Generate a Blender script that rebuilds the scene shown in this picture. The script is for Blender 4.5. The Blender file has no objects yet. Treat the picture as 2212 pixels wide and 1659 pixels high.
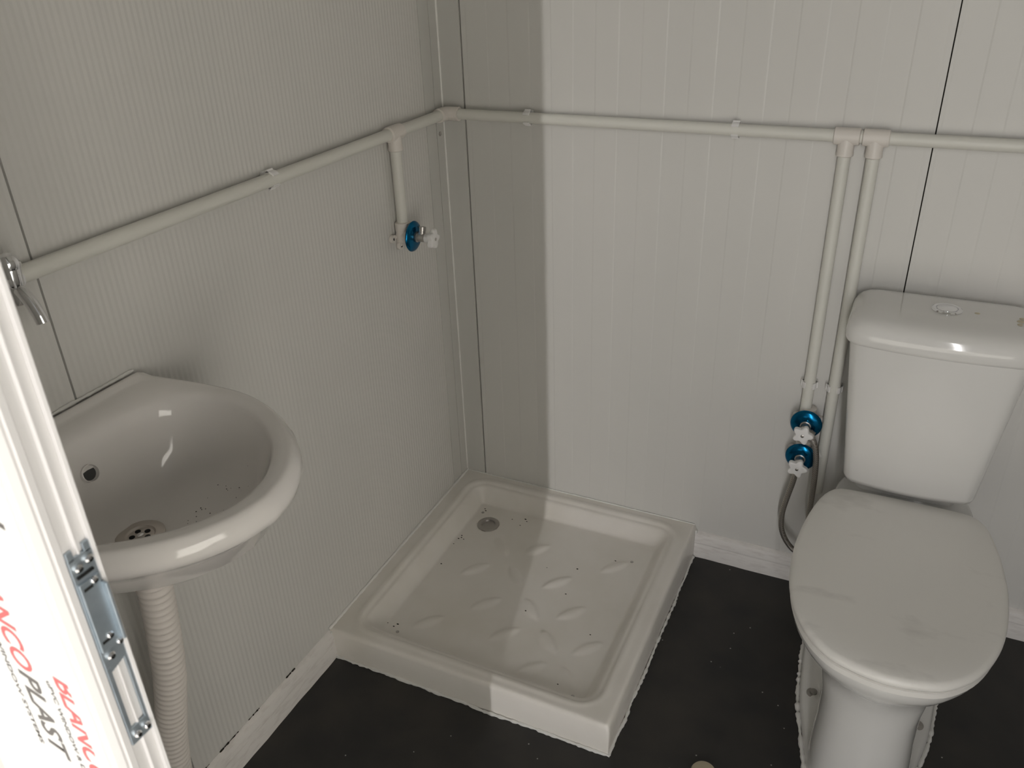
import bpy, bmesh, math, random
from mathutils import Vector, Matrix

scene = bpy.context.scene
COL = scene.collection
PI = math.pi
random.seed(7)

# ------------------------------------------------------------------ camera
YAW, PITCH, ROLL = -0.458117, 0.492497, -0.037
CAM = Vector((1.0673, -1.8398, 1.5223))
fwd = Vector((math.sin(YAW) * math.cos(PITCH), math.cos(YAW) * math.cos(PITCH), -math.sin(PITCH)))
rgt = Vector((math.cos(YAW), -math.sin(YAW), 0))
upv = rgt.cross(fwd)
r2 = math.cos(ROLL) * rgt + math.sin(ROLL) * upv
u2 = -math.sin(ROLL) * rgt + math.cos(ROLL) * upv
cam_data = bpy.data.cameras.new('camera')
cam = bpy.data.objects.new('camera', cam_data)
COL.objects.link(cam)
M = Matrix.Identity(4)
for i in range(3):
    M[i][0], M[i][1], M[i][2], M[i][3] = r2[i], u2[i], -fwd[i], CAM[i]
cam.matrix_world = M
cam_data.sensor_width = 36.0
cam_data.lens = 1816.5 / 2212 * 36.0
cam_data.clip_start = 0.01
cam_data.dof.use_dof = True
cam_data.dof.focus_distance = 2.0
cam_data.dof.aperture_fstop = 14
scene.camera = cam

# ------------------------------------------------------------------ light
scene.view_settings.view_transform = 'Standard'
scene.view_settings.look = 'None'
scene.view_settings.gamma = 1.0
scene.view_settings.use_curve_mapping = False
scene.view_settings.exposure = -0.11

world = bpy.data.worlds.new('overcast_sky')
scene.world = world
world.use_nodes = True
bg = world.node_tree.nodes['Background']
bg.inputs['Color'].default_value = (1.0, 0.985, 0.95, 1)
bg.inputs['Strength'].default_value = 0.25


def lamp(name, kind, loc, direction, energy, color=(1, 1, 1), **kw):
    d = bpy.data.lights.new(name, kind)
    d.energy = energy
    d.color = color
    for k, v in kw.items():
        setattr(d, k, v)
    o = bpy.data.objects.new(name, d)
    COL.objects.link(o)
    o.location = loc
    o.rotation_euler = Vector(direction).to_track_quat('-Z', 'Y').to_euler()
    return o


# the sun stands high behind and left of the cabin: it lights the yard and the bounce wall added across it, not the room
lamp('sun', 'SUN', (0, 6, 8), (0.75, -0.45, -0.85), 26.5, (1.0, 0.965, 0.90), angle=0.009)
# added strip lamp, tall and narrow, standing in for a bright gap outside
lamp('added_strip_light', 'AREA', (2.62, -10.34, 3.6), (-0.222, 0.975, -0.03), 300, (1.0, 0.98, 0.97),
     shape='RECTANGLE', size=0.07, size_y=8.0)

# ------------------------------------------------------------------ materials
MATS = {}


def mat(name, col, rough=0.5, metal=0.0, noise=None, bump=None, coat=0.0, spec=0.5):
    """noise = (scale, colour2, low, high, stretch)   bump = (scale, strength)"""
    if name in MATS:
        return MATS[name]
    m = bpy.data.materials.new(name)
    m.use_nodes = True
    nt = m.node_tree
    b = nt.nodes['Principled BSDF']
    b.inputs['Base Color'].default_value = (*col, 1)
    b.inputs['Roughness'].default_value = rough
    b.inputs['Metallic'].default_value = metal
    b.inputs['Specular IOR Level'].default_value = spec
    if coat:
        b.inputs['Coat Weight'].default_value = coat
        b.inputs['Coat Roughness'].default_value = 0.08
    tc = nt.nodes.new('ShaderNodeTexCoord')
    if noise:
        sc, c2, lo, hi, st = noise
        mp = nt.nodes.new('ShaderNodeMapping')
        mp.inputs['Scale'].default_value = st
        nt.links.new(tc.outputs['Object'], mp.inputs['Vector'])
        n = nt.nodes.new('ShaderNodeTexNoise')
        n.inputs['Scale'].default_value = sc
        n.inputs['Detail'].default_value = 5
        nt.links.new(mp.outputs[0], n.inputs['Vector'])
        r = nt.nodes.new('ShaderNodeValToRGB')
        r.color_ramp.elements[0].position = lo
        r.color_ramp.elements[0].color = (*col, 1)
        r.color_ramp.elements[1].position = hi
        r.color_ramp.elements[1].color = (*c2, 1)
        nt.links.new(n.outputs['Fac'], r.inputs['Fac'])
        nt.links.new(r.outputs['Color'], b.inputs['Base Color'])
    if bump:
        n2 = nt.nodes.new('ShaderNodeTexNoise')
        n2.inputs['Scale'].default_value = bump[0]
        n2.inputs['Detail'].default_value = 4
        nt.links.new(tc.outputs['Object'], n2.inputs['Vector'])
        bp = nt.nodes.new('ShaderNodeBump')
        bp.inputs['Strength'].default_value = bump[1]
        bp.inputs['Distance'].default_value = 0.002
        nt.links.new(n2.outputs['Fac'], bp.inputs['Height'])
        nt.links.new(bp.outputs['Normal'], b.inputs['Normal'])
    MATS[name] = m
    return m


U = (1, 1, 1)
PANEL = mat('coated_panel', (0.68, 0.665, 0.635), 0.42, noise=(3.0, (0.65, 0.64, 0.61), 0.35, 0.7, (1, 1, 0.25)), bump=(60, 0.02))
JOINT = mat('dark_joint', (0.07, 0.065, 0.055), 0.9)
CORNER = mat('corner_flashing', (0.64, 0.63, 0.60), 0.45, noise=(6, (0.58, 0.57, 0.54), 0.4, 0.75, (1, 1, 0.3)))
SKIRT = mat('whitewashed_skirting', (0.80, 0.77, 0.74), 0.6, noise=(30, (0.66, 0.62, 0.59), 0.5, 0.8, (1, 1, 4)), bump=(40, 0.1))
CERAMIC = mat('glazed_ceramic', (0.80, 0.79, 0.765), 0.10, noise=(4, (0.76, 0.75, 0.72), 0.4, 0.8, U), coat=0.4)
BASIN = mat('cream_ceramic', (0.85, 0.82, 0.795), 0.09, noise=(5, (0.81, 0.78, 0.745), 0.45, 0.8, U), coat=0.4)
TRAYM = mat('tray_acrylic', (0.86, 0.825, 0.775), 0.32, noise=(5, (0.76, 0.72, 0.65), 0.5, 0.85, U))
SEATM = mat('seat_plastic', (0.88, 0.86, 0.82), 0.35, noise=(7, (0.64, 0.62, 0.585), 0.58, 0.85, (1, 2.2, 1)))
PIPEM = mat('white_pipe', (0.72, 0.71, 0.655), 0.45)
FITM = mat('cream_fitting', (0.76, 0.715, 0.665), 0.42)
CHROME = mat('chrome', (0.82, 0.82, 0.83), 0.07, 1.0)
STEEL = mat('dull_steel', (0.50, 0.48, 0.46), 0.33, 1.0)
ZINC = mat('zinc_plate', (0.50, 0.57, 0.63), 0.42, 0.75, noise=(60, (0.42, 0.49, 0.55), 0.4, 0.7, U))
DARK = mat('dark_hole', (0.012, 0.012, 0.012), 0.9)
BLUE = mat('blue_anodised', (0.002, 0.125, 0.27), 0.2, 0.9)
WHITEP = mat('white_plastic', (0.86, 0.85, 0.84), 0.4)
HOSEM = mat('corrugated_plastic', (0.78, 0.73, 0.685), 0.5)
CAULK = mat('white_silicone', (0.82, 0.81, 0.78), 0.45, bump=(120, 0.4))
PVC = mat('white_pvc', (0.86, 0.845, 0.845), 0.3)
FILM = mat('white_film', (0.90, 0.90, 0.90), 0.25)
RED = mat('red_print', (0.80, 0.09, 0.10), 0.4)
BLACKP = mat('grey_print', (0.075, 0.06, 0.06), 0.4)
GROUND = mat('yard_concrete', (0.29, 0.285, 0.27), 0.9, noise=(2, (0.235, 0.23, 0.22), 0.4, 0.7, U))
TAN = mat('tan_plastic', (0.46, 0.40, 0.29), 0.5)
GRIME = mat('dry_dirt', (0.03, 0.026, 0.02), 0.9)
CEILM = mat('white_ceiling', (0.74, 0.735, 0.71), 0.5)
OUTER = mat('outer_cladding', (0.78, 0.77, 0.75), 0.5)


def braid_material():
    m = bpy.data.materials.new('steel_braid')
    m.use_nodes = True
    nt = m.node_tree
    b = nt.nodes['Principled BSDF']
    b.inputs['Metallic'].default_value = 0.85
    b.inputs['Roughness'].default_value = 0.38
    tc = nt.nodes.new('ShaderNodeTexCoord')
    n = nt.nodes.new('ShaderNodeTexChecker')
    n.inputs['Scale'].default_value = 420
    n.inputs['Color1'].default_value = (0.50, 0.47, 0.43, 1)
    n.inputs['Color2'].default_value = (0.22, 0.20, 0.18, 1)
    nt.links.new(tc.outputs['Object'], n.inputs['Vector'])
    nt.links.new(n.outputs['Color'], b.inputs['Base Color'])
    return m


BRAID = braid_material()


def floor_material():
    m = bpy.data.materials.new('dark_vinyl')
    m.use_nodes = True
    nt = m.node_tree
    L = nt.links.new
    b = nt.nodes['Principled BSDF']
    b.inputs['Roughness'].default_value = 0.55
    tc = nt.nodes.new('ShaderNodeTexCoord')
    n = nt.nodes.new('ShaderNodeTexNoise')
    n.inputs['Scale'].default_value = 7
    n.inputs['Detail'].default_value = 8
    L(tc.outputs['Object'], n.inputs['Vector'])
    r = nt.nodes.new('ShaderNodeValToRGB')
    r.color_ramp.elements[0].position = 0.35
    r.color_ramp.elements[0].color = (0.020, 0.020, 0.020, 1)
    r.color_ramp.elements[1].position = 0.8
    r.color_ramp.elements[1].color = (0.045, 0.040, 0.034, 1)
    L(n.outputs['Fac'], r.inputs['Fac'])
    # pale grains of plaster dust
    v = nt.nodes.new('ShaderNodeTexVoronoi')
    v.inputs['Scale'].default_value = 26
    L(tc.outputs['Object'], v.inputs['Vector'])
    lt = nt.nodes.new('ShaderNodeMath')
    lt.operation = 'LESS_THAN'
    lt.inputs[1].default_value = 0.042
    L(v.outputs['Distance'], lt.inputs[0])
    n3 = nt.nodes.new('ShaderNodeTexNoise')
    n3.inputs['Scale'].default_value = 5
    L(tc.outputs['Object'], n3.inputs['Vector'])
    gt = nt.nodes.new('ShaderNodeMath')
    gt.operation = 'GREATER_THAN'
    gt.inputs[1].default_value = 0.47
    L(n3.outputs['Fac'], gt.inputs[0])
    mu = nt.nodes.new('ShaderNodeMath')
    mu.operation = 'MULTIPLY'
    L(lt.outputs[0], mu.inputs[0])
    L(gt.outputs[0], mu.inputs[1])
    mx = nt.nodes.new('ShaderNodeMix')
    mx.data_type = 'RGBA'
    L(mu.outputs[0], mx.inputs[0])
    L(r.outputs['Color'], mx.inputs[6])
    mx.inputs[7].default_value = (0.42, 0.41, 0.38, 1)
    L(mx.outputs[2], b.inputs['Base Color'])
    bp = nt.nodes.new('ShaderNodeBump')
    bp.inputs['Strength'].default_value = 0.08
    bp.inputs['Distance'].default_value = 0.003
    L(n.outputs['Fac'], bp.inputs['Height'])
    L(bp.outputs['Normal'], b.inputs['Normal'])
    return m


FLOORM = floor_material()

# ------------------------------------------------------------------ helpers


def link(name, bm, m, parent=None, smooth=False, angle=40, loc=None):
    me = bpy.data.meshes.new(name)
    bmesh.ops.recalc_face_normals(bm, faces=bm.faces)
    bm.to_mesh(me)
    bm.free()
    if smooth:
        me.shade_smooth()
        me.set_sharp_from_angle(angle=math.radians(angle))
    me.materials.append(m)
    o = bpy.data.objects.new(name, me)
    COL.objects.link(o)
    if parent:
        o.parent = parent
    if loc:
        o.location = loc
    return o


def empty(name, loc=(0, 0, 0)):
    o = bpy.data.objects.new(name, None)
    o.empty_display_size = 0.05
    COL.objects.link(o)
    return o


def tag(o, label, cat, group=None):
    o['label'] = label
    o['category'] = cat
    if group:
        o['group'] = group
    return o


def struct(o, label=None, cat=None):
    o['kind'] = 'structure'
    if label:
        o['label'] = label
    if cat:
        o['category'] = cat
    return o


def NB():
    return bmesh.new()


def box(bm, x0, x1, y0, y1, z0, z1, bev=0.0):
    g = bmesh.ops.create_cube(bm, size=1.0)
    for v in g['verts']:
        v.co = Vector((x0 + (v.co.x + .5) * (x1 - x0), y0 + (v.co.y + .5) * (y1 - y0), z0 + (v.co.z + .5) * (z1 - z0)))
    if bev:
        es = list({e for v in g['verts'] for e in v.link_edges})
        bmesh.ops.bevel(bm, geom=es, offset=bev, segments=2, affect='EDGES', profile=0.5)
    return bm


def loft(bm, rings, cap0=True, cap1=True, closed=True):
    vs = [[bm.verts.new(p) for p in r] for r in rings]
    n = len(vs[0])
    for a, b in zip(vs, vs[1:]):
        for i in range(n if closed else n - 1):
            j = (i + 1) % n
            bm.faces.new((a[i], a[j], b[j], b[i]))
    if cap0:
        bm.faces.new(list(reversed(vs[0])))
    if cap1:
        bm.faces.new(vs[-1])
    return bm


def frame_of(d):
    d = Vector(d).normalized()
    a = Vector((0, 0, 1)) if abs(d.z) < 0.9 else Vector((1, 0, 0))
    u = a.cross(d).normalized()
    return u, d.cross(u).normalized(), d


def lathe(bm, origin, axis, prof, n=32):
    """prof = [(distance along axis, radius)...]"""
    u, v, d = frame_of(axis)
    o = Vector(origin)
    rings = [[o + d * t + (u * math.cos(2 * PI * k / n) + v * math.sin(2 * PI * k / n)) * max(r, 1e-4) for k in range(n)] for t, r in prof]
    return loft(bm, rings)


def spline(pts, sub=8):
    P = [Vector(p) for p in pts]
    P = [P[0] * 2 - P[1]] + P + [P[-1] * 2 - P[-2]]
    out = []
    for i in range(1, len(P) - 2):
        for k in range(sub):
            t = k / sub
            a, b, c, d = P[i - 1:i + 3]
            out.append(0.5 * ((2 * b) + (c - a) * t + (2 * a - 5 * b + 4 * c - d) * t * t + (3 * b - a - 3 * c + d) * t ** 3))
    out.append(P[-2])
    return out


def tube(bm, pts, rad, n=16, caps=True):
    pts = [Vector(p) for p in pts]
    rf = rad if callable(rad) else (lambda i: rad)
    t = (pts[1] - pts[0]).normalized()
    u, v, _ = frame_of(t)
    rings = []
    for i, p in enumerate(pts):
        t2 = (pts[min(i + 1, len(pts) - 1)] - pts[max(i - 1, 0)]).normalized()
        q = t.rotation_difference(t2)
        u = q @ u
        v = q @ v
        t = t2
        r = rf(i)
        rings.append([p + (u * math.cos(2 * PI * k / n) + v * math.sin(2 * PI * k / n)) * r for k in range(n)])
    return loft(bm, rings, caps, caps)


def resample(pts, n):
    pts = [Vector(p) for p in pts]
    cl = pts + [pts[0]]
    L = [0]
    for a, b in zip(cl, cl[1:]):
        L.append(L[-1] + (b - a).length)
    out = []
    j = 0
    for k in range(n):
        s = L[-1] * k / n
        while L[j + 1] < s:
            j += 1
        out.append(cl[j].lerp(cl[j + 1], (s - L[j]) / max(L[j + 1] - L[j], 1e-9)))
    return out


def sym_outline(half, cx, n=72):
    """half = [(y, halfwidth)...] from front centre to back centre; closed plan ring about x = cx"""
    H = spline([(w, y, 0) for y, w in half], 8)
    ring = [Vector((cx + max(p.x, 0), p.y, 0)) for p in H] + [Vector((cx - max(p.x, 0), p.y, 0)) for p in reversed(H[1:-1])]
    return resample(ring, n)


def at_z(ring, z):
    return [Vector((p.x, p.y, z)) for p in ring]


def inset(ring, d):
    n = len(ring)
    out = []
    c = sum((Vector(p) for p in ring), Vector()) / n
    for i in range(n):
        t = (ring[(i + 1) % n] - ring[i - 1])
        nn = Vector((t.y, -t.x, 0)).normalized()
        if nn.dot(ring[i] - c) < 0:
            nn = -nn
        out.append(ring[i] - nn * d)
    return out


def rrect(cx, y0, y1, hw, rf, rb, n=72, bulge=0.0):
    """plan rounded rectangle, front (y0) corners radius rf, back (y1) radius rb, front bulged"""
    pts = []

    def arc(ax, ay, r, a0, a1):
        for k in range(9):
            a = a0 + (a1 - a0) * k / 8
            pts.append(Vector((ax + r * math.cos(a), ay + r * math.sin(a), 0)))
    # front edge with bulge
    for k in range(13):
        t = -1 + 2 * k / 12
        pts.append(Vector((cx + t * (hw - rf), y0 - bulge * (1 - t * t), 0)))
    arc(cx + hw - rf, y0 + rf, rf, -PI / 2, 0)
    arc(cx + hw - rb, y1 - rb, rb, 0, PI / 2)
    arc(cx - hw + rb, y1 - rb, rb, PI / 2, PI)
    arc(cx - hw + rf, y0 + rf, rf, PI, 3 * PI / 2)
    clean = [pts[0]]
    for p in pts[1:]:
        if (p - clean[-1]).length > 1e-5:
            clean.append(p)
    return resample(clean, n)


def bead(bm, pts, r, jitter, n=8, step=0.006):
    """hand-drawn sealant bead along a polyline"""
    P = []
    for a, b in zip(pts, pts[1:]):
        a, b = Vector(a), Vector(b)
        m = max(2, int((b - a).length / step))
        P += [a.lerp(b, k / m) for k in range(m)]
    P.append(Vector(pts[-1]))
    rr = [r * (1 + jitter * (random.random() - 0.5) * 2) for _ in P]
    return tube(bm, P, lambda i: rr[i], n)


# ------------------------------------------------------------------ the setting
RX, FY, CZ = 2.10, -1.53, 2.40       # right wall, inner face of the front wall, ceiling
T = 0.014                            # panel thickness in front of the dark joint

floor = link('floor', box(NB(), -0.06, RX + 0.06, -1.66, 0.06, -0.05, 0.0), FLOORM)
struct(floor, 'dark grey vinyl floor with pale specks of dust', 'floor')
ceiling = link('ceiling', box(NB(), -0.1, RX + 0.1, -1.66, 0.1, CZ, CZ + 0.08), CEILM)
struct(ceiling, 'plain white cabin ceiling', 'ceiling')
wall_left = link('wall_left', box(NB(), -0.10, -T, -1.66, 0.10, -0.05, CZ), JOINT)
struct(wall_left, 'finely ribbed pale grey panel wall behind the washbasin', 'wall')
wall_back = link('wall_back', box(NB(), -0.10, RX + 0.1, T, 0.10, -0.05, CZ), JOINT)
struct(wall_back, 'pale grey ribbed panel wall behind the shower tray and toilet', 'wall')
wall_right = link('wall_right', box(NB(), RX, RX + 0.10, -1.66, 0.10, -0.05, CZ), PANEL)
struct(wall_right, 'plain pale grey wall to the right of the toilet', 'wall')


def panel(axis, a0, a1, prof, parent, z0=0.0, z1=CZ, m=PANEL):
    """vertical cladding sheet from a0 to a1 along the wall; prof(a) = proud height"""
    xs = sorted({round(a, 5) for a in prof[0] if a0 <= a <= a1} | {a0, a1})
    bm = NB()
    front = [(a, prof[1](a)) for a in xs]
    pts = front + [(a1, -T), (a0, -T)]
    if axis == 'y':      # left wall: runs along y, faces +x
        rings = [[Vector((h, a, z)) for a, h in pts] for z in (z0, z1)]
    else:                # back wall: runs along x, faces -y
        rings = [[Vector((a, -h, z)) for a, h in pts] for z in (z0, z1)]
    loft(bm, rings)
    return link('wall_panel', bm, m, parent, True, 8)


# left wall: fine ripple with a period of 11 mm
RIP = 0.011
lsteps = [-1.66 + k * RIP / 6 for k in range(int(1.66 / RIP * 6) + 1)]


def ripple(a):
    return 0.0003 * math.sin(2 * PI * a / RIP) - 0.0003


G = 0.0019
panel('y', -1.66, -1.139 - G, (lsteps, ripple), wall_left)
panel('y', -1.139 + G, -0.0835, (lsteps, ripple), wall_left)
flat = ([], lambda a: 0.0)
panel('y', -0.0825, -0.037 - G * 0.9, ([], lambda a: 0.0005), wall_left, m=CORNER)
panel('y', -0.037 + G * 0.9, T, flat, wall_left, m=CORNER)

# back wall: shallow steps every 52 mm
edges = [0.392 + 0.0527 * k for k in range(-6, 24)]
bs = []
for e in edges:
    bs += [e - 0.0016, e + 0.0016]


def stepped(a):
    for k, e in enumerate(edges):
        if a < e - 0.00161:
            return 0.0 if k % 2 else -0.0005
        if a <= e + 0.00161:
            t = (a - e + 0.0016) / 0.0032
            lo, hi = (0.0, -0.0005) if k % 2 else (-0.0005, 0.0)
            return lo + (hi - lo) * min(max(t, 0), 1)
    return 0.0


panel('x', -T, 0.061 - G, flat, wall_back, m=CORNER)
panel('x', 0.061 + G, 1.089 - G * 0.65, (bs, stepped), wall_back)
panel('x', 1.089 + G * 0.65, RX, ([b + 0.02 for b in bs], lambda a: stepped(a - 0.02)), wall_back)

# white silicone and a rivet in the corner
trim = link('trim_1', bead(NB(), [(0.0005, -0.0005, 0.09), (0.0005, -0.0005, CZ)], 0.0028, 0.25, 6, 0.03), CAULK, None, True)
struct(trim, 'thin white silicone line up the corner of the two walls', 'trim')
link('rivet', lathe(NB(), (0.0, -0.022, 1.095), (1, 0, 0), [(0, 0.0055), (0.0015, 0.0055), (0.003, 0.003), (0.003, 0.0)], 14), STEEL, wall_left, True)


def skirting(name, pts_axis, a0, a1, label):
    prof = [(0, 0), (0.013, 0), (0.013, 0.040), (0.0118, 0.043), (0.0118, 0.046), (0.013, 0.049), (0.012, 0.064), (0.009, 0.073), (0.004, 0.078), (0, 0.080)]
    n = 40
    rings = []
    for k in range(n + 1):
        a = a0 + (a1 - a0) * k / n
        w = 0.0006 * math.sin(a * 31) + 0.0004 * math.sin(a * 83)
        if pts_axis == 'y':
            rings.append([Vector((d + (w if d else 0), a, z)) for d, z in prof])
        else:
            rings.append([Vector((a, -d - (w if d else 0), z)) for d, z in prof])
    o = link(name, loft(NB(), rings), SKIRT, None, True, 25)
    return struct(o, label, 'baseboard')


skirting('baseboard_left', 'y', -1.566, -0.706, 'whitewashed skirting board below the washbasin wall')
skirting('baseboard_back', 'x', 0.7005, RX, 'whitewashed skirting board behind the toilet')
# mouldy gap above the left skirting
bm = NB()
for a0, a1 in ((-0.99, -0.955), (-1.075, -1.02), (-0.865, -0.835), (-1.125, -1.105)):
    bead(bm, [(0.0012, a0, 0.081), (0.0012, a1, 0.081)], 0.0012, 0.8, 5, 0.003)
mould = link('mould_streak', bm, GRIME, bpy.data.objects['baseboard_left'])
mould['kind'] = 'stuff'
mould['label'] = 'dark mouldy gaps along the top of the skirting'

# ------------------------------------------------------------------ front wall and door frame
JX, JY, JR = 0.624, -1.566, 1.86     # left jamb reveal, lip, right jamb (unseen, moved out to clear its shadow)
FO = -1.600                           # outer face of the frame
wf = link('wall_front', box(box(box(NB(), -0.1, JX - 0.17, -1.595, -1.567, -0.05, CZ), JR + 0.10, RX + 0.1, -1.595, -1.567, -0.05, CZ),
                            JX - 0.17, JR + 0.10, -1.595, -1.567, 2.08, CZ), OUTER)
struct(wf, 'cabin wall around the doorway', 'wall')

door = empty('door_1')
struct(door, 'white plastic door frame with protective film and steel strike plate', 'door frame')


def jamb(sign, x):
    """sign +1: left jamb (reveal faces +x)"""
    prof = [(-0.17, JY), (-0.0008, JY), (0.0, JY - 0.0008), (-0.0005, JY - 0.0030), (-0.004, JY - 0.0036), (-0.004, JY - 0.0105), (-0.0015, JY - 0.0115),
            (-0.0015, JY - 0.0125), (-0.0035, JY - 0.0135), (-0.0035, JY - 0.0215), (-0.002, JY - 0.0225), (-0.002, JY - 0.027), (-0.0035, JY - 0.028),
            (-0.0035, JY - 0.030), (-0.007, FO), (-0.012, FO - 0.0012), (-0.17, FO - 0.0012)]
    rings = [[Vector((x + sign * dx, y, z)) for dx, y in prof] for z in (0.0, 2.08)]
    return link('door_jamb', loft(NB(), rings), PVC, door)


jamb(1, JX)
jamb(-1, JR)
link('door_head', box(NB(), JX - 0.17, JR + 0.17, FO, JY, 2.02, 2.10, 0.003), PVC, door)
link('door_threshold', box(NB(), JX, JR, FO, JY, 0.0, 0.03, 0.004), PVC, door)

# protective film with print on the outer face of the left jamb
film = link('protective_film', box(NB(), JX - 0.168, JX - 0.014, FO - 0.0017, FO - 0.0012, 0.05, 1.95), FILM, door)
film['label'] = 'white protective film printed with red and dark lettering'
FYT = FO - 0.00185


def print_text(body, size, x, z, m, width=None, shear=0.25, clip=None, name='printed_word'):
    """text runs downwards, letter tops towards +x"""
    c = bpy.data.curves.new(name, 'FONT')
    c.body = body
    c.size = size
    c.shear = shear
    c.offset = 0.018 * size
    c.resolution_u = 4
    c.fill_mode = 'FRONT'
    tmp = bpy.data.objects.new(name, c)
    COL.objects.link(tmp)
    dg = bpy.context.evaluated_depsgraph_get()
    dg.update()
    me = bpy.data.meshes.new_from_object(tmp.evaluated_get(dg))
    bpy.data.objects.remove(tmp)
    bpy.data.curves.remove(c)
    w = max(v.co.x for v in me.vertices)
    f = (width / w) if width else 1.0
    bm = NB()
    bm.from_mesh(me)
    bpy.data.meshes.remove(me)
    for v in bm.verts:
        v.co = Vector((x + v.co.y, FYT, z - v.co.x * f))
    if clip:
        bmesh.ops.bisect_plane(bm, geom=bm.verts[:] + bm.edges[:] + bm.faces[:], plane_co=(clip, 0, 0), plane_no=(1, 0, 0), clear_outer=True)
    me = bpy.data.meshes.new(name)
    bm.to_mesh(me)
    bm.free()
    me.materials.append(m)
    o = bpy.data.objects.new(name, me)
    COL.objects.link(o)
    o.parent = film
    return o


def logo(x, z, clip=None):
    print_text('BLANCO', 0.0262, x, z, RED, 0.113, clip=clip)
    print_text('PLAST', 0.0262, x, z - 0.114, BLACKP, 0.093, clip=clip)


logo(0.543, 1.180)
logo(0.5835, 1.076, 0.5965)
print_text('PLAST', 0.0262, 0.5835, 1.290, BLACKP, 0.093, clip=0.5965)
print_text('WINDOW SYSTEMS', 0.0062, 0.5305, 1.092, BLACKP, 0.112, 0.0)
print_text('uPVC WINDOW & DOOR', 0.0062, 0.5725, 1.066, BLACKP, 0.120, 0.0)

# strike plate
sp = link('strike_plate', NB(), ZINC, door)
bm = NB()
PX = JX - 0.0012
ya, yb = JY - 0.0035, JY - 0.0215
# outline in (y, z) with a latch field on top and a bolt slot below, built from plates
for (y0, y1, z0, z1) in ((yb, ya, 1.083, 1.178), (yb, yb + 0.0035, 1.020, 1.083), (ya - 0.0025, ya, 1.020, 1.083), (yb, ya, 1.006, 1.021),
                         (yb + 0.0002, yb + 0.005, 1.176, 1.184), (ya - 0.005, ya - 0.0002, 1.176, 1.184)):
    box(bm, PX - 0.0022, PX, y0, y1, z0, z1, 0.0005)
box(bm, PX, PX + 0.0018, yb + 0.001, ya - 0.0015, 1.098, 1.158, 0.0006)       # raised adjustable keep
box(bm, PX - 0.0005, PX + 0.006, ya - 0.002, ya, 1.100, 1.150, 0.0006)      # upstanding edge
for t in range(6):                                                            # curved lip into the bolt slot
    box(bm, PX - 0.0016, PX - 0.0001, yb + 0.0035 + t * 0.0022, yb + 0.0058 + t * 0.0022, 1.078 + 0.0008 * t, 1.0835)
bm.to_mesh(sp.data)
bm.free()
sp['label'] = 'blue grey zinc strike plate with screws'
for y, z, r in ((yb + 0.005, 1.170, 0.0032), (ya - 0.0045, 1.172, 0.0032), (ya - 0.006, 1.155, 0.003), (yb + 0.010, 1.108, 0.003),
                (ya - 0.003, 1.098, 0.0028), (yb + 0.006, 1.092, 0.0032), (yb + 0.0055, 1.0135, 0.003), (ya - 0.004, 1.0135, 0.003)):
    link('screw', lathe(NB(), (PX, y, z), (1, 0, 0), [(-0.001, r), (0.002, r), (0.0034, r * 0.6), (0.0036, 0)], 14), CHROME, sp, True)
for y0, y1, z0, z1 in ((yb + 0.002, ya - 0.0035, 1.1625, 1.1640), (yb + 0.003, ya - 0.008, 1.151, 1.1535), (yb + 0.003, yb + 0.010, 1.1045, 1.1070)):
    link('slot', box(NB(), PX, PX + 0.0019, y0, y1, z0, z1), DARK, sp)
# dimple (sealed drill hole) further up the jamb
link('frame_plug', lathe(NB(), (JX - 0.004, JY - 0.014, 1.365), (1, 0, 0), [(0, 0.0035), (0.0012, 0.0035), (0.0016, 0.002), (0.0016, 0)], 14), mat('grey_plug', (0.45, 0.45, 0.44), 0.5), door, True)

# yard outside
ground = link('ground', box(NB(), -10, 12, -16, -1.66, -0.25, -0.15), GROUND)
struct(ground, 'sunlit concrete yard outside the door', 'ground')

bounce_wall = link('wall_bounce', box(NB(), 3.5, 3.6, -4.2, -1.75, -0.15, 2.35), OUTER)  # unseen wall added to bounce sunlight onto the washbasin wall
struct(bounce_wall, 'unseen white wall added outside the door to bounce sunlight in', 'wall')

# ------------------------------------------------------------------ shower tray
S, SY, TH = 0.70, 0.706, 0.091
tray = empty('shower_tray')
tag(tray, 'cream square shower tray with raised leaf pattern in the corner', 'shower tray')
LEAVES = [(0.318, -0.208, 0), (0.198, -0.339, 0), (0.419, -0.304, 0), (0.535, -0.195, 0), (0.284, -0.442, 0), (0.396, -0.417, 1), (0.493, -0.392, 0),
          (0.181, -0.554, 0), (0.370, -0.517, 0), (0.477, -0.498, 1), (0.570, -0.483, 0), (0.471, -0.590, 0), (0.564, -0.585, 1), (0.223, -0.231, 1), (0.308, -0.322, 1)]
DRX, DRY = 0.147, -0.158


def smooth(t):
    t = min(max(t, 0.0), 1.0)
    return t * t * (3 - 2 * t)


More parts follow.
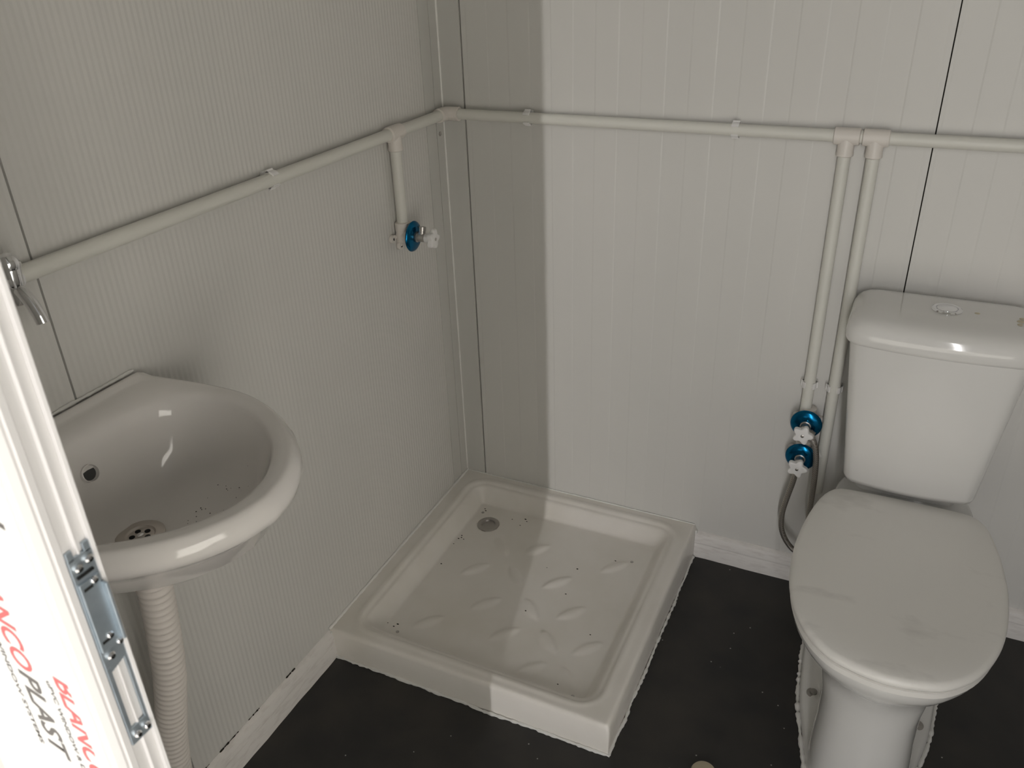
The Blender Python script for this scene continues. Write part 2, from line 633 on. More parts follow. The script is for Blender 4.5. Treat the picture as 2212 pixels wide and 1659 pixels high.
def tray_h(x, y):
    # signed distance into the basin (rounded square)
    x0, x1, y0, y1, r = 0.043, 0.660, -0.672, -0.032, 0.055
    cx, cy = (x0 + x1) / 2, (y0 + y1) / 2
    qx, qy = abs(x - cx) - ((x1 - x0) / 2 - r), abs(y - cy) - ((y1 - y0) / 2 - r)
    d = -(math.hypot(max(qx, 0), max(qy, 0)) + min(max(qx, qy), 0) - r)
    h = TH
    h += 0.002 * smooth(1 - abs(d + 0.006) / 0.008) * 0.6     # soft raised lip
    h -= 0.006 * smooth((d - 0.001) / 0.008)                  # first little step
    h -= 0.040 * smooth((d - 0.012) / 0.036)
    if d > 0.04:
        rr = math.hypot(x - DRX, y - DRY)
        h -= 0.004 * smooth(1 - rr / 0.5)
        for lx, ly, o in LEAVES:
            a = PI / 4 + 0.06 if o == 0 else -PI / 4 + 0.03
            u = (x - lx) * math.cos(a) + (y - ly) * math.sin(a)
            v = -(x - lx) * math.sin(a) + (y - ly) * math.cos(a)
            L_, W_ = 0.046, 0.020
            if abs(u) < L_:
                e = abs(v) / (W_ * (1 - (u / L_) ** 2) + 1e-6)
                if e < 1:
                    h += 0.0048 * smooth((1 - e) * 1.15) * smooth((1 - abs(u) / L_) * 2)
        if rr < 0.029:
            h -= 0.007
    h += 0.016 * (y / SY + 0.5)                               # set with a slight fall to the front
    # rounded outer edge on the two free sides
    for dd in (S - x, y + SY):
        if dd < 0.010:
            h -= 0.010 - math.sqrt(max(0.010 ** 2 - (0.010 - dd) ** 2, 0))
    return h


bm = NB()
N = 190
grid = [[None] * (N + 1) for _ in range(N + 1)]
ease = lambda k: 0.5 - 0.5 * math.cos(PI * k / N) if False else k / N
for i in range(N + 1):
    for j in range(N + 1):
        x, y = 0.001 + (S - 0.001) * ease(i), -SY + (SY - 0.001) * ease(j)
        grid[i][j] = bm.verts.new((x, y, tray_h(x, y)))
for i in range(N):
    for j in range(N):
        bm.faces.new((grid[i][j], grid[i + 1][j], grid[i + 1][j + 1], grid[i][j + 1]))
loop = [grid[i][0] for i in range(N + 1)] + [grid[N][j] for j in range(1, N + 1)] + [grid[i][N] for i in range(N - 1, -1, -1)] + [grid[0][j] for j in range(N - 1, 0, -1)]
low = [bm.verts.new((v.co.x, v.co.y, 0.0)) for v in loop]
for k in range(len(loop)):
    j = (k + 1) % len(loop)
    bm.faces.new((loop[k], low[k], low[j], loop[j]))
body = link('tray_body', bm, TRAYM, tray, True, 60)

dz = tray_h(DRX + 0.04, DRY)
dr = link('drain', lathe(NB(), (DRX, DRY, dz - 0.003), (0, 0, 1), [(0.0, 0.0315), (0.0050, 0.031), (0.0058, 0.028), (0.0048, 0.0200), (0.0012, 0.0192), (-0.0015, 0.0180), (-0.0018, 0.0)], 40), STEEL, tray, True, 30)
for k in range(6):
    a = 2 * PI * k / 6 + 0.3
    link('drain_hole', lathe(NB(), (DRX + 0.0095 * math.cos(a), DRY + 0.0095 * math.sin(a), dz - 0.0049), (0, 0, 1), [(0, 0.0038), (0.0006, 0.0036), (0.0006, 0)], 12), DARK, dr)
for x, y in ((0.128, -0.612), (0.588, -0.624), (0.571, -0.158), (0.108, -0.116)):
    z = tray_h(x, y)
    sc = link('screw', lathe(NB(), (x, y, z - 0.001), (0, 0, 1), [(0, 0.0042), (0.0018, 0.0042), (0.003, 0.002), (0.003, 0)], 14), STEEL, tray, True)
# ragged silicone where the tray meets floor and walls
bm = NB()
pts = [(0.012 + (S - 0.008) * k / 14, -SY - 0.001 - 0.005 * random.random(), 0.002) for k in range(15)]
bead(bm, pts, 0.0034, 0.45)
pts = [(S + 0.001 + 0.005 * random.random(), -SY + (SY - 0.02) * k / 14, 0.003) for k in range(15)]
bead(bm, pts, 0.0032, 0.45)
bead(bm, [(0.002, -SY, TH - 0.007), (0.002, -0.003, TH + 0.009)], 0.0036, 0.3)
bead(bm, [(0.002, -0.002, TH + 0.008), (S - 0.004, -0.002, TH + 0.008)], 0.0022, 0.4)
bead(bm, [(0.006, -SY - 0.001, 0.004), (0.006, -SY - 0.001, TH - 0.014)], 0.003, 0.4)
bead(bm, [(S + 0.001, -0.006, 0.004), (S + 0.001, -0.006, TH - 0.006)], 0.0035, 0.4)
link('sealant', bm, CAULK, tray, True)
# dry crumbs of dirt in the tray
bm = NB()
spots = [(0.106, -0.098), (0.112, -0.105), (0.10, -0.23), (0.103, -0.238), (0.098, -0.245), (0.112, -0.242), (0.096, -0.27), (0.20, -0.112), (0.235, -0.098), (0.243, -0.106),
         (0.232, -0.128), (0.372, -0.262), (0.448, -0.237), (0.53, -0.17), (0.386, -0.428), (0.545, -0.606), (0.455, -0.335), (0.56, -0.44), (0.105, -0.355), (0.11, -0.6), (0.115, -0.59), (0.09, -0.596)]
for x, y in spots:
    g = bmesh.ops.create_icosphere(bm, subdivisions=1, radius=0.0011 + 0.0014 * random.random())
    z = tray_h(x, y)
    for v in g['verts']:
        v.co = Vector((x + v.co.x * (1 + random.random()), y + v.co.y, z + v.co.z * 0.5))
cr = link('dirt_crumbs', bm, GRIME)
tag(cr, 'dark crumbs of dirt scattered over the shower tray', 'dirt')
cr['kind'] = 'stuff'

# ------------------------------------------------------------------ toilet
TX = 1.169
toilet = empty('toilet')
tag(toilet, 'white close-coupled toilet with closed lid and cistern against the back wall', 'toilet')
LID = [(-0.700, 0.0), (-0.695, 0.040), (-0.675, 0.095), (-0.620, 0.145), (-0.530, 0.179), (-0.420, 0.190), (-0.320, 0.184), (-0.235, 0.169), (-0.192, 0.153), (-0.169, 0.128), (-0.164, 0.07), (-0.163, 0.0)]
NR = 96
lid_r = sym_outline(LID, TX, NR)
bm = NB()
rings = [at_z(inset(lid_r, 0.012), 0.405), at_z(inset(lid_r, 0.003), 0.4065), at_z(lid_r, 0.411), at_z(lid_r, 0.417), at_z(inset(lid_r, 0.003), 0.4225), at_z(inset(lid_r, 0.009), 0.426)]
for k, (d, dz_) in enumerate(((0.03, 0.4275), (0.06, 0.4285), (0.10, 0.429), (0.14, 0.429))):
    s = 1 - d / 0.19
    rings.append([Vector((TX + (p.x - TX) * s, -0.435 + (p.y + 0.435) * s, dz_)) for p in lid_r])
rings[-1] = [Vector((TX + (p.x - TX) * 0.12, -0.435 + (p.y + 0.435) * 0.12, 0.429)) for p in lid_r]
loft(bm, rings)
link('seat_lid', bm, SEATM, toilet, True, 50)
bm = NB()
sr = inset(lid_r, 0.004)
loft(bm, [at_z(inset(sr, 0.008), 0.386), at_z(sr, 0.390), at_z(sr, 0.401), at_z(inset(sr, 0.006), 0.4045)])
link('seat', bm, SEATM, toilet, True, 50)
for s in (-1, 1):
    link('hinge', tube(NB(), [(TX + s * 0.075 - 0.018, -0.157, 0.405), (TX + s * 0.075 + 0.018, -0.157, 0.405)], 0.008, 14), WHITEP, toilet, True)

# bowl and pedestal
RIMO = [(-0.688, 0.0), (-0.680, 0.045), (-0.655, 0.095), (-0.600, 0.142), (-0.520, 0.172), (-0.420, 0.181), (-0.320, 0.175), (-0.230, 0.158), (-0.160, 0.145), (-0.090, 0.135), (-0.045, 0.115), (-0.030, 0.06), (-0.03, 0.0)]


def blend(o, yf, yb, ws):
    """outline stretched to run from yf to yb with half widths scaled"""
    out = []
    for y, w in o:
        t = (y + 0.688) / 0.658
        out.append((yf + (yb - yf) * t, w * ws))
    return out


COLO = lambda yf, w0, w1, w2: [(yf, 0.0), (yf + 0.010, w0 * 0.45), (yf + 0.040, w0 * 0.82), (yf + 0.10, w0), (yf + 0.17, w0 * 0.5 + w1 * 0.5), (yf + 0.25, w1), (-0.25, w2), (-0.17, w2), (-0.10, w2), (-0.06, w2 * 0.8), (-0.05, w2 * 0.4), (-0.05, 0.0)]
sec = [
    (0.000, COLO(-0.645, 0.098, 0.131, 0.143)),
    (0.014, COLO(-0.645, 0.098, 0.131, 0.143)),
    (0.022, COLO(-0.642, 0.095, 0.124, 0.138)),
    (0.030, COLO(-0.638, 0.093, 0.086, 0.110)),
    (0.060, COLO(-0.632, 0.094, 0.078, 0.085)),
    (0.120, COLO(-0.615, 0.090, 0.074, 0.080)),
    (0.180, COLO(-0.600, 0.092, 0.078, 0.085)),
    (0.230, COLO(-0.598, 0.100, 0.090, 0.095)),
    (0.270, blend(RIMO, -0.610, -0.040, 0.66)),
    (0.305, blend(RIMO, -0.640, -0.035, 0.82)),
    (0.335, blend(RIMO, -0.668, -0.032, 0.94)),
    (0.360, blend(RIMO, -0.684, -0.030, 0.99)),
    (0.378, RIMO),
    (0.385, RIMO),
]
bm = NB()
rings = [at_z(sym_outline(o, TX, NR), z) for z, o in sec]
rings.append(at_z(inset(sym_outline(RIMO, TX, NR), 0.005), 0.3885))
loft(bm, rings)
link('bowl', bm, CERAMIC, toilet, True, 70)
# shelf under the cistern
bm = NB()
loft(bm, [at_z(rrect(TX, -0.105, -0.035, 0.105, 0.03, 0.02), 0.37), at_z(rrect(TX, -0.105, -0.035, 0.105, 0.03, 0.02), 0.415), at_z(rrect(TX, -0.10, -0.04, 0.10, 0.03, 0.02), 0.434)])
link('cistern_shelf', bm, CERAMIC, toilet, True, 50)
# cistern
bm = NB()
cz = [(0.431, 0.118, -0.146, 0.020), (0.435, 0.1265, -0.156, 0.024), (0.448, 0.1310, -0.162, 0.026), (0.52, 0.1375, -0.168, 0.028), (0.60, 0.1455, -0.174, 0.030), (0.70, 0.1555, -0.180, 0.032), (0.776, 0.1635, -0.184, 0.034)]
loft(bm, [at_z(rrect(TX, yf, -0.022, hw, rf, 0.012, 80, 0.010), z) for z, hw, yf, rf in cz])
link('cistern', bm, CERAMIC, toilet, True, 50)
bm = NB()
lidz = [(0.774, 0.166, -0.187, 0.036), (0.777, 0.1715, -0.1925, 0.040), (0.783, 0.1735, -0.195, 0.042), (0.800, 0.1735, -0.195, 0.042), (0.812, 0.171, -0.192, 0.042), (0.822, 0.1655, -0.185, 0.042), (0.8295, 0.157, -0.173, 0.042), (0.834, 0.146, -0.156, 0.040), (0.836, 0.130, -0.138, 0.036), (0.8368, 0.08, -0.11, 0.03)]
loft(bm, [at_z(rrect(TX, yf, -0.012 - max(0, (0.1735 - hw)) * 0.3, hw, rf, 0.014, 80, 0.010), z) for z, hw, yf, rf in lidz])
clid = link('cistern_lid', bm, CERAMIC, toilet, True, 50)
bm = lathe(NB(), (TX + 0.002, -0.093, 0.836), (0, 0, 1), [(-0.002, 0.0285), (0.0025, 0.0285), (0.0045, 0.0255), (0.0040, 0.0208), (0.0022, 0.0202), (0.0022, 0.0192), (0.0046, 0.0186), (0.0058, 0.0160), (0.0062, 0.0)], 40)
link('flush_button', bm, CHROME, clid, True, 30)
# yellowish glue marks on the cistern lid
for x, y, r in ((TX + 0.056, -0.092, 0.0055), (TX + 0.130, -0.105, 0.007), (TX + 0.133, -0.090, 0.005), (TX + 0.128, -0.121, 0.005)):
    link('glue_mark', lathe(NB(), (x, y, 0.8362), (0, 0, 1), [(0, r), (0.0008, r * 0.9), (0.0010, 0)], 10), mat('old_glue', (0.62, 0.56, 0.42), 0.6), clid)
# floor bolts with caps
for s in (-1, 1):
    bt = link('floor_bolt', lathe(NB(), (TX + s * 0.104, -0.392, 0.022), (0, 0, 1), [(0, 0.0145), (0.003, 0.0145), (0.004, 0.008), (0.009, 0.008), (0.010, 0.0)], 20), mat('bolt_washer', (0.40, 0.38, 0.35), 0.5, 0.4), toilet, True, 30)
# ragged silicone around the foot
ring = sym_outline([(y, w + 0.003 if w else 0) for y, w in COLO(-0.648, 0.098, 0.131, 0.143)], TX, 120)
bm = NB()
bead(bm, [(p.x, p.y, 0.003) for p in ring] + [(ring[0].x, ring[0].y, 0.003)], 0.0044, 0.5, 8, 0.005)
link('sealant', bm, CAULK, toilet, True)

# ------------------------------------------------------------------ washbasin
BY = -1.212
basin = empty('washbasin')
tag(basin, 'cream ceramic washbasin fixed to the left wall', 'washbasin')
# plan half outline: (x from wall, half width)
OUT = [(0.002, 0.0), (0.002, 0.10), (0.002, 0.170), (0.012, 0.188), (0.060, 0.200), (0.130, 0.216), (0.200, 0.216), (0.270, 0.195), (0.335, 0.155), (0.385, 0.105), (0.415, 0.05), (0.425, 0.0)]
INN = [(0.080, 0.0), (0.082, 0.06), (0.090, 0.110), (0.110, 0.148), (0.150, 0.172), (0.200, 0.175), (0.260, 0.158), (0.315, 0.122), (0.352, 0.080), (0.375, 0.035), (0.380, 0.0)]


def basin_ring(half, n=96):
    H = spline([(x, w, 0) for x, w in half], 8)
    ring = [Vector((max(p.x, 0.002), BY + max(p.y, 0), 0)) for p in H] + [Vector((max(p.x, 0.002), BY - max(p.y, 0), 0)) for p in reversed(H[1:-1])]
    return resample(ring, n)


def scaled(half, s, cx, sx=None):
    sx = sx or s
    return [(cx + (x - cx) * sx, w * s) for x, w in half]


def soft(half, k):
    return basin_ring(half)


out_r = basin_ring(OUT)
inn_r = basin_ring(INN)


def mixr(a, b, t):
    return [p.lerp(q, t) for p, q in zip(a, b)]


# top height: the ledge along the wall stands a little higher
def hz(p, base):
    return base + 0.011 * smooth((0.17 - p.x) / 0.17) + 0.006 * smooth((0.034 - p.x) / 0.012)


bm = NB()
rings = []
under = [(0.745, 0.22, 0.14), (0.760, 0.34, 0.14), (0.790, 0.56, 0.15), (0.830, 0.78, 0.16), (0.860, 0.90, 0.17), (0.876, 0.95, 0.18)]
for z, s, cx in under:
    rings.append(at_z(basin_ring(scaled(OUT, s, cx if s < 0.9 else 0.05, s + (1 - s) * 0.15)), z))
rings.append(at_z(inset(out_r, 0.010), 0.879))
rings.append(at_z(inset(out_r, 0.003), 0.885))
rings.append([Vector((p.x, p.y, 0.895)) for p in out_r])
rings.append([Vector((p.x, p.y, hz(p, 0.905))) for p in inset(out_r, 0.002)])
rings.append([Vector((p.x, p.y, hz(p, 0.914))) for p in inset(out_r, 0.008)])
for t, z in ((0.10, 0.9175), (0.2, 0.919), (0.28, 0.919), (0.36, 0.919), (0.44, 0.919), (0.6, 0.919), (0.8, 0.917), (0.92, 0.913), (1.0, 0.907)):
    rings.append([Vector((p.x, p.y, hz(p, z))) for p in mixr(inset(out_r, 0.008), inn_r, t)])
for z, s in ((0.893, 0.965), (0.870, 0.915), (0.845, 0.85), (0.820, 0.76), (0.802, 0.64), (0.790, 0.48), (0.783, 0.32), (0.779, 0.17), (0.7775, 0.10)):
    rings.append(at_z(basin_ring(scaled(INN, s, 0.155)), z))
for r in rings:
    for p in r:
        p.x = max(p.x, 0.001)
loft(bm, rings)
link('basin_bowl', bm, BASIN, basin, True, 60)
DX, DY, DZ = 0.158, BY, 0.7815
dr = link('drain', lathe(NB(), (DX, DY, DZ), (0, 0, 1), [(-0.004, 0.034), (0.0015, 0.034), (0.0028, 0.031), (0.0022, 0.021), (0.0006, 0.020), (-0.0004, 0.0185), (0.0002, 0.0)], 40), mat('drain_steel', (0.60, 0.56, 0.52), 0.28, 0.9), basin, True, 30)
for k in range(5):
    a = 2 * PI * k / 5 + 0.2
    link('drain_hole', lathe(NB(), (DX + 0.0115 * math.cos(a), DY + 0.0115 * math.sin(a), DZ - 0.0002), (0, 0, 1), [(0, 0.0042), (0.0007, 0.0042), (0.0007, 0)], 12), DARK, dr)
link('drain_screw', lathe(NB(), (DX, DY, DZ), (0, 0, 1), [(0, 0.005), (0.002, 0.005), (0.003, 0.003), (0.003, 0)], 14), CHROME, dr, True)
# overflow hole in the back of the bowl
ov = link('overflow_hole', lathe(NB(), (0.083, BY, 0.868), (0.93, 0, 0.36), [(-0.004, 0.013), (0.010, 0.013), (0.0105, 0.012), (0.004, 0.0112), (0.004, 0)], 28), BASIN, basin, True, 40)
link('overflow_dark', lathe(NB(), (0.083 + 0.0042 * 0.93, BY, 0.868 + 0.0042 * 0.36), (0.93, 0, 0.36), [(0, 0.0105), (0.0006, 0.0105), (0.0006, 0)], 24), mat('overflow_shadow', (0.06, 0.06, 0.06), 0.7), ov)
bm = NB()
bead(bm, [(0.002, BY - 0.17, 0.931), (0.002, BY + 0.178, 0.931)], 0.0030, 0.3)
link('sealant', bm, CAULK, basin, True)
bm = NB()
for k in range(26):
    t = random.random()
    x, y = 0.19 + 0.09 * random.random(), BY + 0.03 + 0.10 * random.random()
    g = bmesh.ops.create_icosphere(bm, subdivisions=1, radius=0.0005 + 0.0007 * random.random())
    for v in g['verts']:
        v.co = v.co + Vector((x, y, 0.0))
crumbs_bm = bm

# ------------------------------------------------------------------ waste hose
bm = NB()
path = spline([(0.158, BY, 0.76), (0.152, BY, 0.66), (0.130, BY - 0.002, 0.50), (0.085, BY - 0.004, 0.32), (0.055, BY, 0.16), (0.05, BY, 0.0)], 40)
d = 0.0
prev = path[0]
rad = []
for p in path:
    d += (p - prev).length
    prev = p
    rad.append(0.0245 + 0.0016 * math.cos(2 * PI * d / 0.0125) + (0.0016 if d < 0.07 else 0.0))
# denser sampling so that every corrugation shows
dense, drad, acc = [], [], 0.0
for a, b in zip(path, path[1:]):
    for k in range(3):
        q = a.lerp(b, k / 3)
        dense.append(q)
d = 0.0
prev = dense[0]
for p in dense:
    d += (p - prev).length
    prev = p
    drad.append(0.0240 + 0.0018 * max(-0.4, math.cos(2 * PI * d / 0.0125)) + (0.001 if d < 0.08 else 0.0))
hose = link('waste_hose', tube(bm, dense, lambda i: drad[i], 28), HOSEM, None, True, 60)
tag(hose, 'cream corrugated waste hose running down from the washbasin', 'hose')

# ------------------------------------------------------------------ water pipes
PZ, PO, PR = 1.144, 0.0185, 0.0125
pipes = empty('water_pipe')
tag(pipes, 'white plastic water pipe running round the corner with drops and clips', 'pipe')


def rod(name, a, b, r, parent, m=PIPEM):
    return link(name, tube(NB(), [a, b], r, 24), m, parent, True, 40)


LY = -0.2515
X1, X2 = 0.932, 0.986
rod('pipe_run', (PO, -0.03, PZ), (PO, -1.205, PZ), PR, pipes)
rod('pipe_run', (0.03, -PO, PZ), (RX, -PO, PZ), PR, pipes)
bm = NB()
tube(bm, spline([(PO, -0.055, PZ), (PO, -0.04, PZ), (PO + 0.004, -PO - 0.004, PZ), (0.04, -PO, PZ), (0.055, -PO, PZ)], 8), 0.0165, 24)
link('elbow', bm, FITM, pipes, True, 40)


def tee(c, along, name='tee'):
    c = Vector(c)
    a = Vector(along)
    bm = NB()
    prof = [(-0.025, 0.0145), (-0.0235, 0.0168), (0.0235, 0.0168), (0.025, 0.0145)]
    lathe(bm, c, a, prof, 26)
    lathe(bm, c, (0, 0, -1), [(0, 0.0160), (0.030, 0.0160), (0.0315, 0.0168), (0.0375, 0.0168), (0.039, 0.0145)], 26)
    return link(name, bm, FITM, pipes, True, 40)


tee((PO, LY, PZ), (0, 1, 0))
tee((X1, -PO, PZ), (1, 0, 0))
tee((X2, -PO, PZ), (1, 0, 0))
rod('drop_pipe', (PO, LY, PZ - 0.03), (PO, LY, 0.935), 0.0125, pipes)
rod('drop_pipe', (X1, -PO, PZ - 0.03), (X1, -PO, 0.515), 0.0125, pipes)
rod('drop_pipe', (X2, -PO, PZ - 0.03), (X2, -PO, 0.30), 0.0125, pipes)
V1Z, V2Z = 0.493, 0.402


def wall_elbow(c, axis, side):
    """fitting with two screw lugs; c = centre on the pipe axis, axis = into the room, side = along the wall"""
    c, axis, side = Vector(c), Vector(axis), Vector(side)
    bm = NB()
    lathe(bm, c + Vector((0, 0, 0.032)), (0, 0, -1), [(0, 0.0150), (0.0015, 0.0178), (0.018, 0.0178), (0.024, 0.0165), (0.045, 0.0165), (0.048, 0.012)], 24)
    lathe(bm, c, axis, [(-0.012, 0.014), (0.0, 0.0165), (0.012, 0.0178), (0.0215, 0.0178), (0.0225, 0.0165)], 24)
    o = link('wall_elbow', bm, FITM, pipes, True, 40)
    for s, dz_ in ((-1, -0.003), (0.1, -0.028), (1, -0.003)):
        p = c + side * (0.026 * s) + Vector((0, 0, dz_)) - axis * (PO - 0.001)
        lug = lathe(NB(), p, axis, [(0, 0.0095), (0.007, 0.0095), (0.008, 0.0088), (0.008, 0)], 18)
        box_c = c + side * (0.014 * s) + Vector((0, 0, dz_ * 0.5)) - axis * (PO - 0.004)
        tube(lug, [p + axis * 0.004, box_c], 0.006, 8)
        l = link('screw_lug', lug, FITM, o, True, 40)
        link('lug_hole', lathe(NB(), p + axis * 0.0079, axis, [(0, 0.0036), (0.0006, 0.0036), (0.0006, 0)], 12), DARK, o)
    return o


wall_elbow((PO, LY - 0.001, 0.912), (1, 0, 0), (0, 1, 0))
wall_elbow((0.939, -PO, V1Z), (0, -1, 0), (1, 0, 0))
wall_elbow((0.939, -PO, V2Z), (0, -1, 0), (1, 0, 0))
rod('branch_pipe', (X2, -PO, V2Z + 0.004), (0.946, -PO, V2Z + 0.004), 0.0125, pipes)


def clip(c, along, out):
    c, a, o = Vector(c), Vector(along), Vector(out)
    b = a.cross(o)
    bm = NB()
    # saddle: foot on the wall and two short horns hugging the pipe
    prof = []
    for k in range(17):
        t = -PI * 0.80 + 2 * PI * 0.80 * k / 16
        prof.append((t, 0.0129))
    inner = [c + (-o * math.cos(t) + b * math.sin(t)) * 0.0127 for t, _ in prof]
    outer = [c + (-o * math.cos(t) + b * math.sin(t)) * 0.0160 for t, _ in prof]
    sec_ = inner + list(reversed(outer))
    loft(bm, [[p - a * 0.0075 for p in sec_], [p + a * 0.0075 for p in sec_]])
    p = c - o * PO
    u = [p + b * 0.014, p - b * 0.014, p - b * 0.014 + o * 0.006, p + b * 0.014 + o * 0.006]
    loft(bm, [[q - a * 0.0075 for q in u], [q + a * 0.0075 for q in u]])
    for s in (-1, 1):
        u = [c + b * s * 0.0135 - o * 0.006, c + b * s * 0.0185 - o * 0.004, c + b * s * 0.0185 - o * 0.001, c + b * s * 0.0135 + o * 0.002]
        loft(bm, [[q - a * 0.0075 for q in u], [q + a * 0.0075 for q in u]])
    return link('pipe_clip', bm, WHITEP, pipes)


clip((PO, -0.662, PZ), (0, 1, 0), (1, 0, 0))
clip((0.235, -PO, PZ), (1, 0, 0), (0, -1, 0))
clip((0.712, -PO, PZ), (1, 0, 0), (0, -1, 0))
clip((X1, -PO, 0.585), (0, 0, 1), (0, -1, 0))
clip((X2, -PO, 0.585), (0, 0, 1), (0, -1, 0))

# ------------------------------------------------------------------ angle valves


def angle_valve(base, axis, outlet, label, bend=None):
    base, axis, outlet = Vector(base), Vector(axis).normalized(), Vector(outlet).normalized()
    t = empty('angle_valve')
    tag(t, label, 'valve', 'angle valves with blue rosettes')
    link('escutcheon', lathe(NB(), base, axis, [(-0.002, 0.034), (0.0, 0.0355), (0.0025, 0.0345), (0.006, 0.029), (0.008, 0.020), (0.0085, 0.0105), (0.0085, 0.0)], 48), BLUE, t, True, 40)
    bm = NB()
    lathe(bm, base, axis, [(0.006, 0.0095), (0.0085, 0.0095), (0.009, 0.0125), (0.013, 0.0125), (0.014, 0.0105), (0.030, 0.0105), (0.031, 0.009), (0.036, 0.009)], 24)
    oc = base + axis * 0.022
    lathe(bm, oc, outlet, [(0, 0.0085), (0.014, 0.0085), (0.0145, 0.0098), (0.024, 0.0098), (0.0245, 0.0078), (0.018, 0.0074), (0.018, 0)], 20)
    b = link('valve_body', bm, STEEL, t, True, 35)
    link('bonnet', lathe(NB(), base, axis, [(0.032, 0.0100), (0.034, 0.0108), (0.046, 0.0100), (0.048, 0.0085), (0.049, 0)], 24), WHITEP, t, True, 35)
    # star handle with five lobes
    u, v, d = frame_of(axis)
    rings = []
    for h, s in ((0.046, 0.86), (0.0475, 0.98), (0.050, 1.0), (0.054, 1.0), (0.057, 0.95), (0.0585, 0.82)):
        rings.append([base + d * h + (u * math.cos(a) + v * math.sin(a)) * (0.0200 + 0.0040 * math.cos(5 * a)) * s for a in [2 * PI * k / 60 for k in range(60)]])
    kn = link('knob', loft(NB(), rings), WHITEP, t, True, 35)
    link('screw', lathe(NB(), base + axis * 0.0583, axis, [(0, 0.0038), (0.001, 0.0038), (0.0016, 0.002), (0.0016, 0)], 14), STEEL, kn, True)
    return t


angle_valve((0.0445, LY - 0.001, 0.912), (1, 0.03, -0.02), (0, 0.25, 1), 'angle valve with white knob on the left wall, nothing connected')
angle_valve((0.940, -0.043, V1Z), (0, -1, 0), (0.8, 0, -0.6), 'upper of the two angle valves beside the toilet')
angle_valve((0.939, -0.043, V2Z), (0, -1, 0), (-0.1, 0, -1), 'lower of the two angle valves beside the toilet')

# ------------------------------------------------------------------ braided hoses


def braided(pts, label):
    p = spline(pts, 14)
    t = empty('braided_hose')
    tag(t, label, 'hose', 'braided supply hoses beside the toilet')
    link('braid', tube(NB(), p, 0.0068, 14), BRAID, t, True, 60)
    d0 = (p[1] - p[0]).normalized()
    link('nut', lathe(NB(), p[0] - d0 * 0.002, d0, [(0, 0.0095), (0.012, 0.0095), (0.014, 0.0075), (0.022, 0.0072)], 6), STEEL, t)
    return t


braided([(0.953, -0.065, 0.478), (0.966, -0.066, 0.458), (0.974, -0.066, 0.425), (0.978, -0.066, 0.37), (0.979, -0.066, 0.31), (0.980, -0.066, 0.25), (0.988, -0.066, 0.20), (1.000, -0.062, 0.18), (1.014, -0.052, 0.20), (1.026, -0.034, 0.25), (1.050, -0.018, 0.32), (1.075, -0.016, 0.38), (1.090, -0.026, 0.432)],
        'braided steel hose hanging straight down from the upper valve')
braided([(0.935, -0.066, 0.376), (0.932, -0.066, 0.345), (0.924, -0.066, 0.295), (0.918, -0.066, 0.245), (0.922, -0.066, 0.20), (0.938, -0.066, 0.165), (0.962, -0.066, 0.142), (1.00, -0.066, 0.130), (1.05, -0.07, 0.13), (1.084, -0.09, 0.14)],
        'braided steel hose looping out to the left from the lower valve')

# ------------------------------------------------------------------ basin tap
TY = -1.203
tap = empty('basin_tap')
tag(tap, 'chrome tap at the end of the pipe above the washbasin', 'tap')
TZ = PZ + 0.007
link('tap_rosette', lathe(NB(), (0.030, TY + 0.003, TZ), (1, 0.25, 0), [(0, 0.022), (0.003, 0.022), (0.006, 0.018), (0.010, 0.0145), (0.014, 0.014), (0.014, 0)], 36), CHROME, tap, True, 40)
bm = NB()
lathe(bm, (0.034, TY, TZ), (1, 0, 0), [(0, 0.0125), (0.016, 0.0125), (0.022, 0.0115), (0.025, 0.0)], 28)
lathe(bm, (0.047, TY, TZ + 0.018), (0, 0, -1), [(0, 0.0125), (0.003, 0.0135), (0.022, 0.0125), (0.034, 0.0105), (0.046, 0.0098), (0.050, 0.0088), (0.051, 0)], 28)
link('tap_body', bm, CHROME, tap, True, 40)
bm = NB()
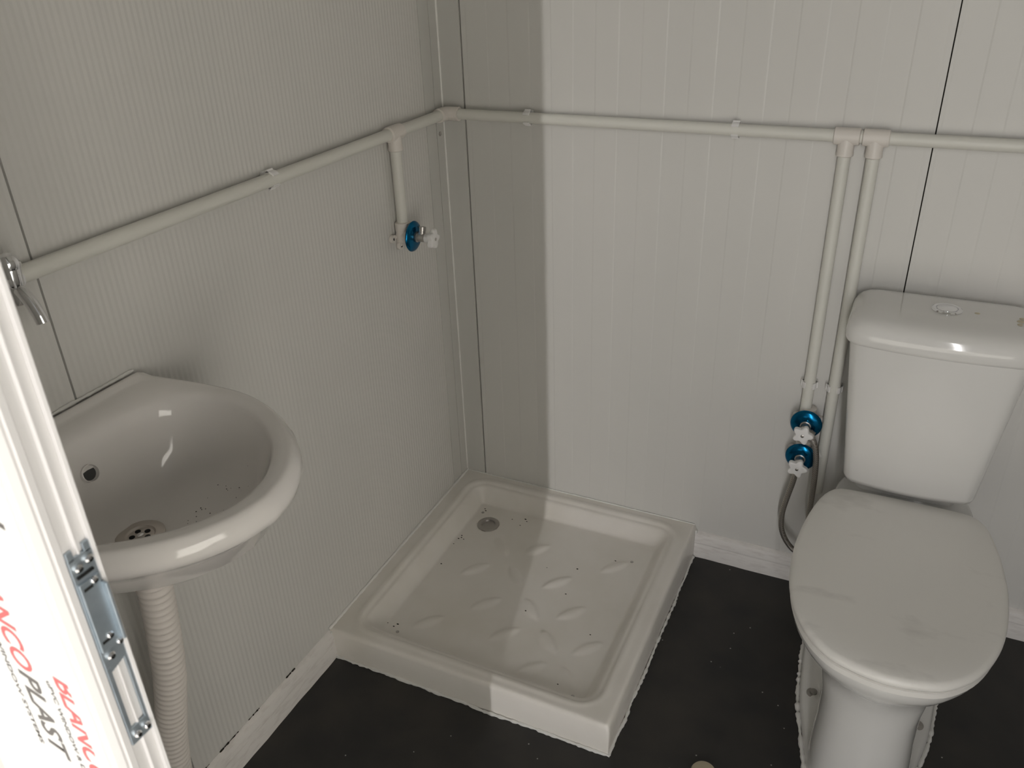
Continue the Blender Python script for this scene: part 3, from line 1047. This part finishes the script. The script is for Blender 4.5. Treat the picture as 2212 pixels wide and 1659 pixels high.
tube(bm, spline([(0.048, TY, TZ - 0.010), (0.058, TY, TZ - 0.015), (0.069, TY, TZ - 0.028), (0.077, TY, TZ - 0.044), (0.080, TY, TZ - 0.054)], 8), 0.0085, 20)
link('spout', bm, CHROME, tap, True, 40)
bm = NB()
lathe(bm, (0.047, TY, TZ + 0.016), (0, 0, 1), [(0, 0.0145), (0.005, 0.0155), (0.012, 0.0145), (0.018, 0.0095), (0.0195, 0)], 28)
loft(bm, [[Vector((0.047 + s * w, y, z + h)) for s, h in ((-1, 0), (-0.8, 0.006), (0.8, 0.006), (1, 0))] for y, w, z in ((TY, 0.010, TZ + 0.024), (TY - 0.024, 0.009, TZ + 0.025), (TY - 0.046, 0.008, TZ + 0.024), (TY - 0.056, 0.006, TZ + 0.022))])
link('tap_lever', bm, CHROME, tap, True, 40)
rodm = rod('pipe_end', (PO, -1.190, PZ), (PO, -1.218, PZ), 0.0165, pipes, FITM)
link('pipe_outlet', lathe(NB(), (PO, TY, PZ), (1, 0, 0), [(0, 0.016), (0.012, 0.016), (0.012, 0)], 24), FITM, pipes, True)

# ------------------------------------------------------------------ tan cap on the floor
cap = link('floor_cap', lathe(NB(), (0.892, -0.672, 0.0), (0, 0, 1), [(0, 0.026), (0.008, 0.026), (0.012, 0.024), (0.013, 0.018), (0.0125, 0.0)], 40), TAN, None, True, 40)
tag(cap, 'round tan plastic cap lying on the dark floor in front of the tray', 'cap')

# crumbs in the washbasin rest on its bowl
crumbs_bm.verts.ensure_lookup_table()
bb = bpy.data.objects['basin_bowl']
bpy.context.view_layer.update()
for isl in range(0, len(crumbs_bm.verts), 12):
    vs = [crumbs_bm.verts[k] for k in range(isl, min(isl + 12, len(crumbs_bm.verts)))]
    c = sum((v.co for v in vs), Vector()) / len(vs)
    hit, loc, nrm, _ = bb.ray_cast(Vector((c.x, c.y, 1.2)), Vector((0, 0, -1)))
    for v in vs:
        v.co.z += (loc.z if hit else 0.8)
bc = link('dirt_specks', crumbs_bm, GRIME)
tag(bc, 'fine dark specks of dirt in the washbasin bowl', 'dirt')
bc['kind'] = 'stuff'
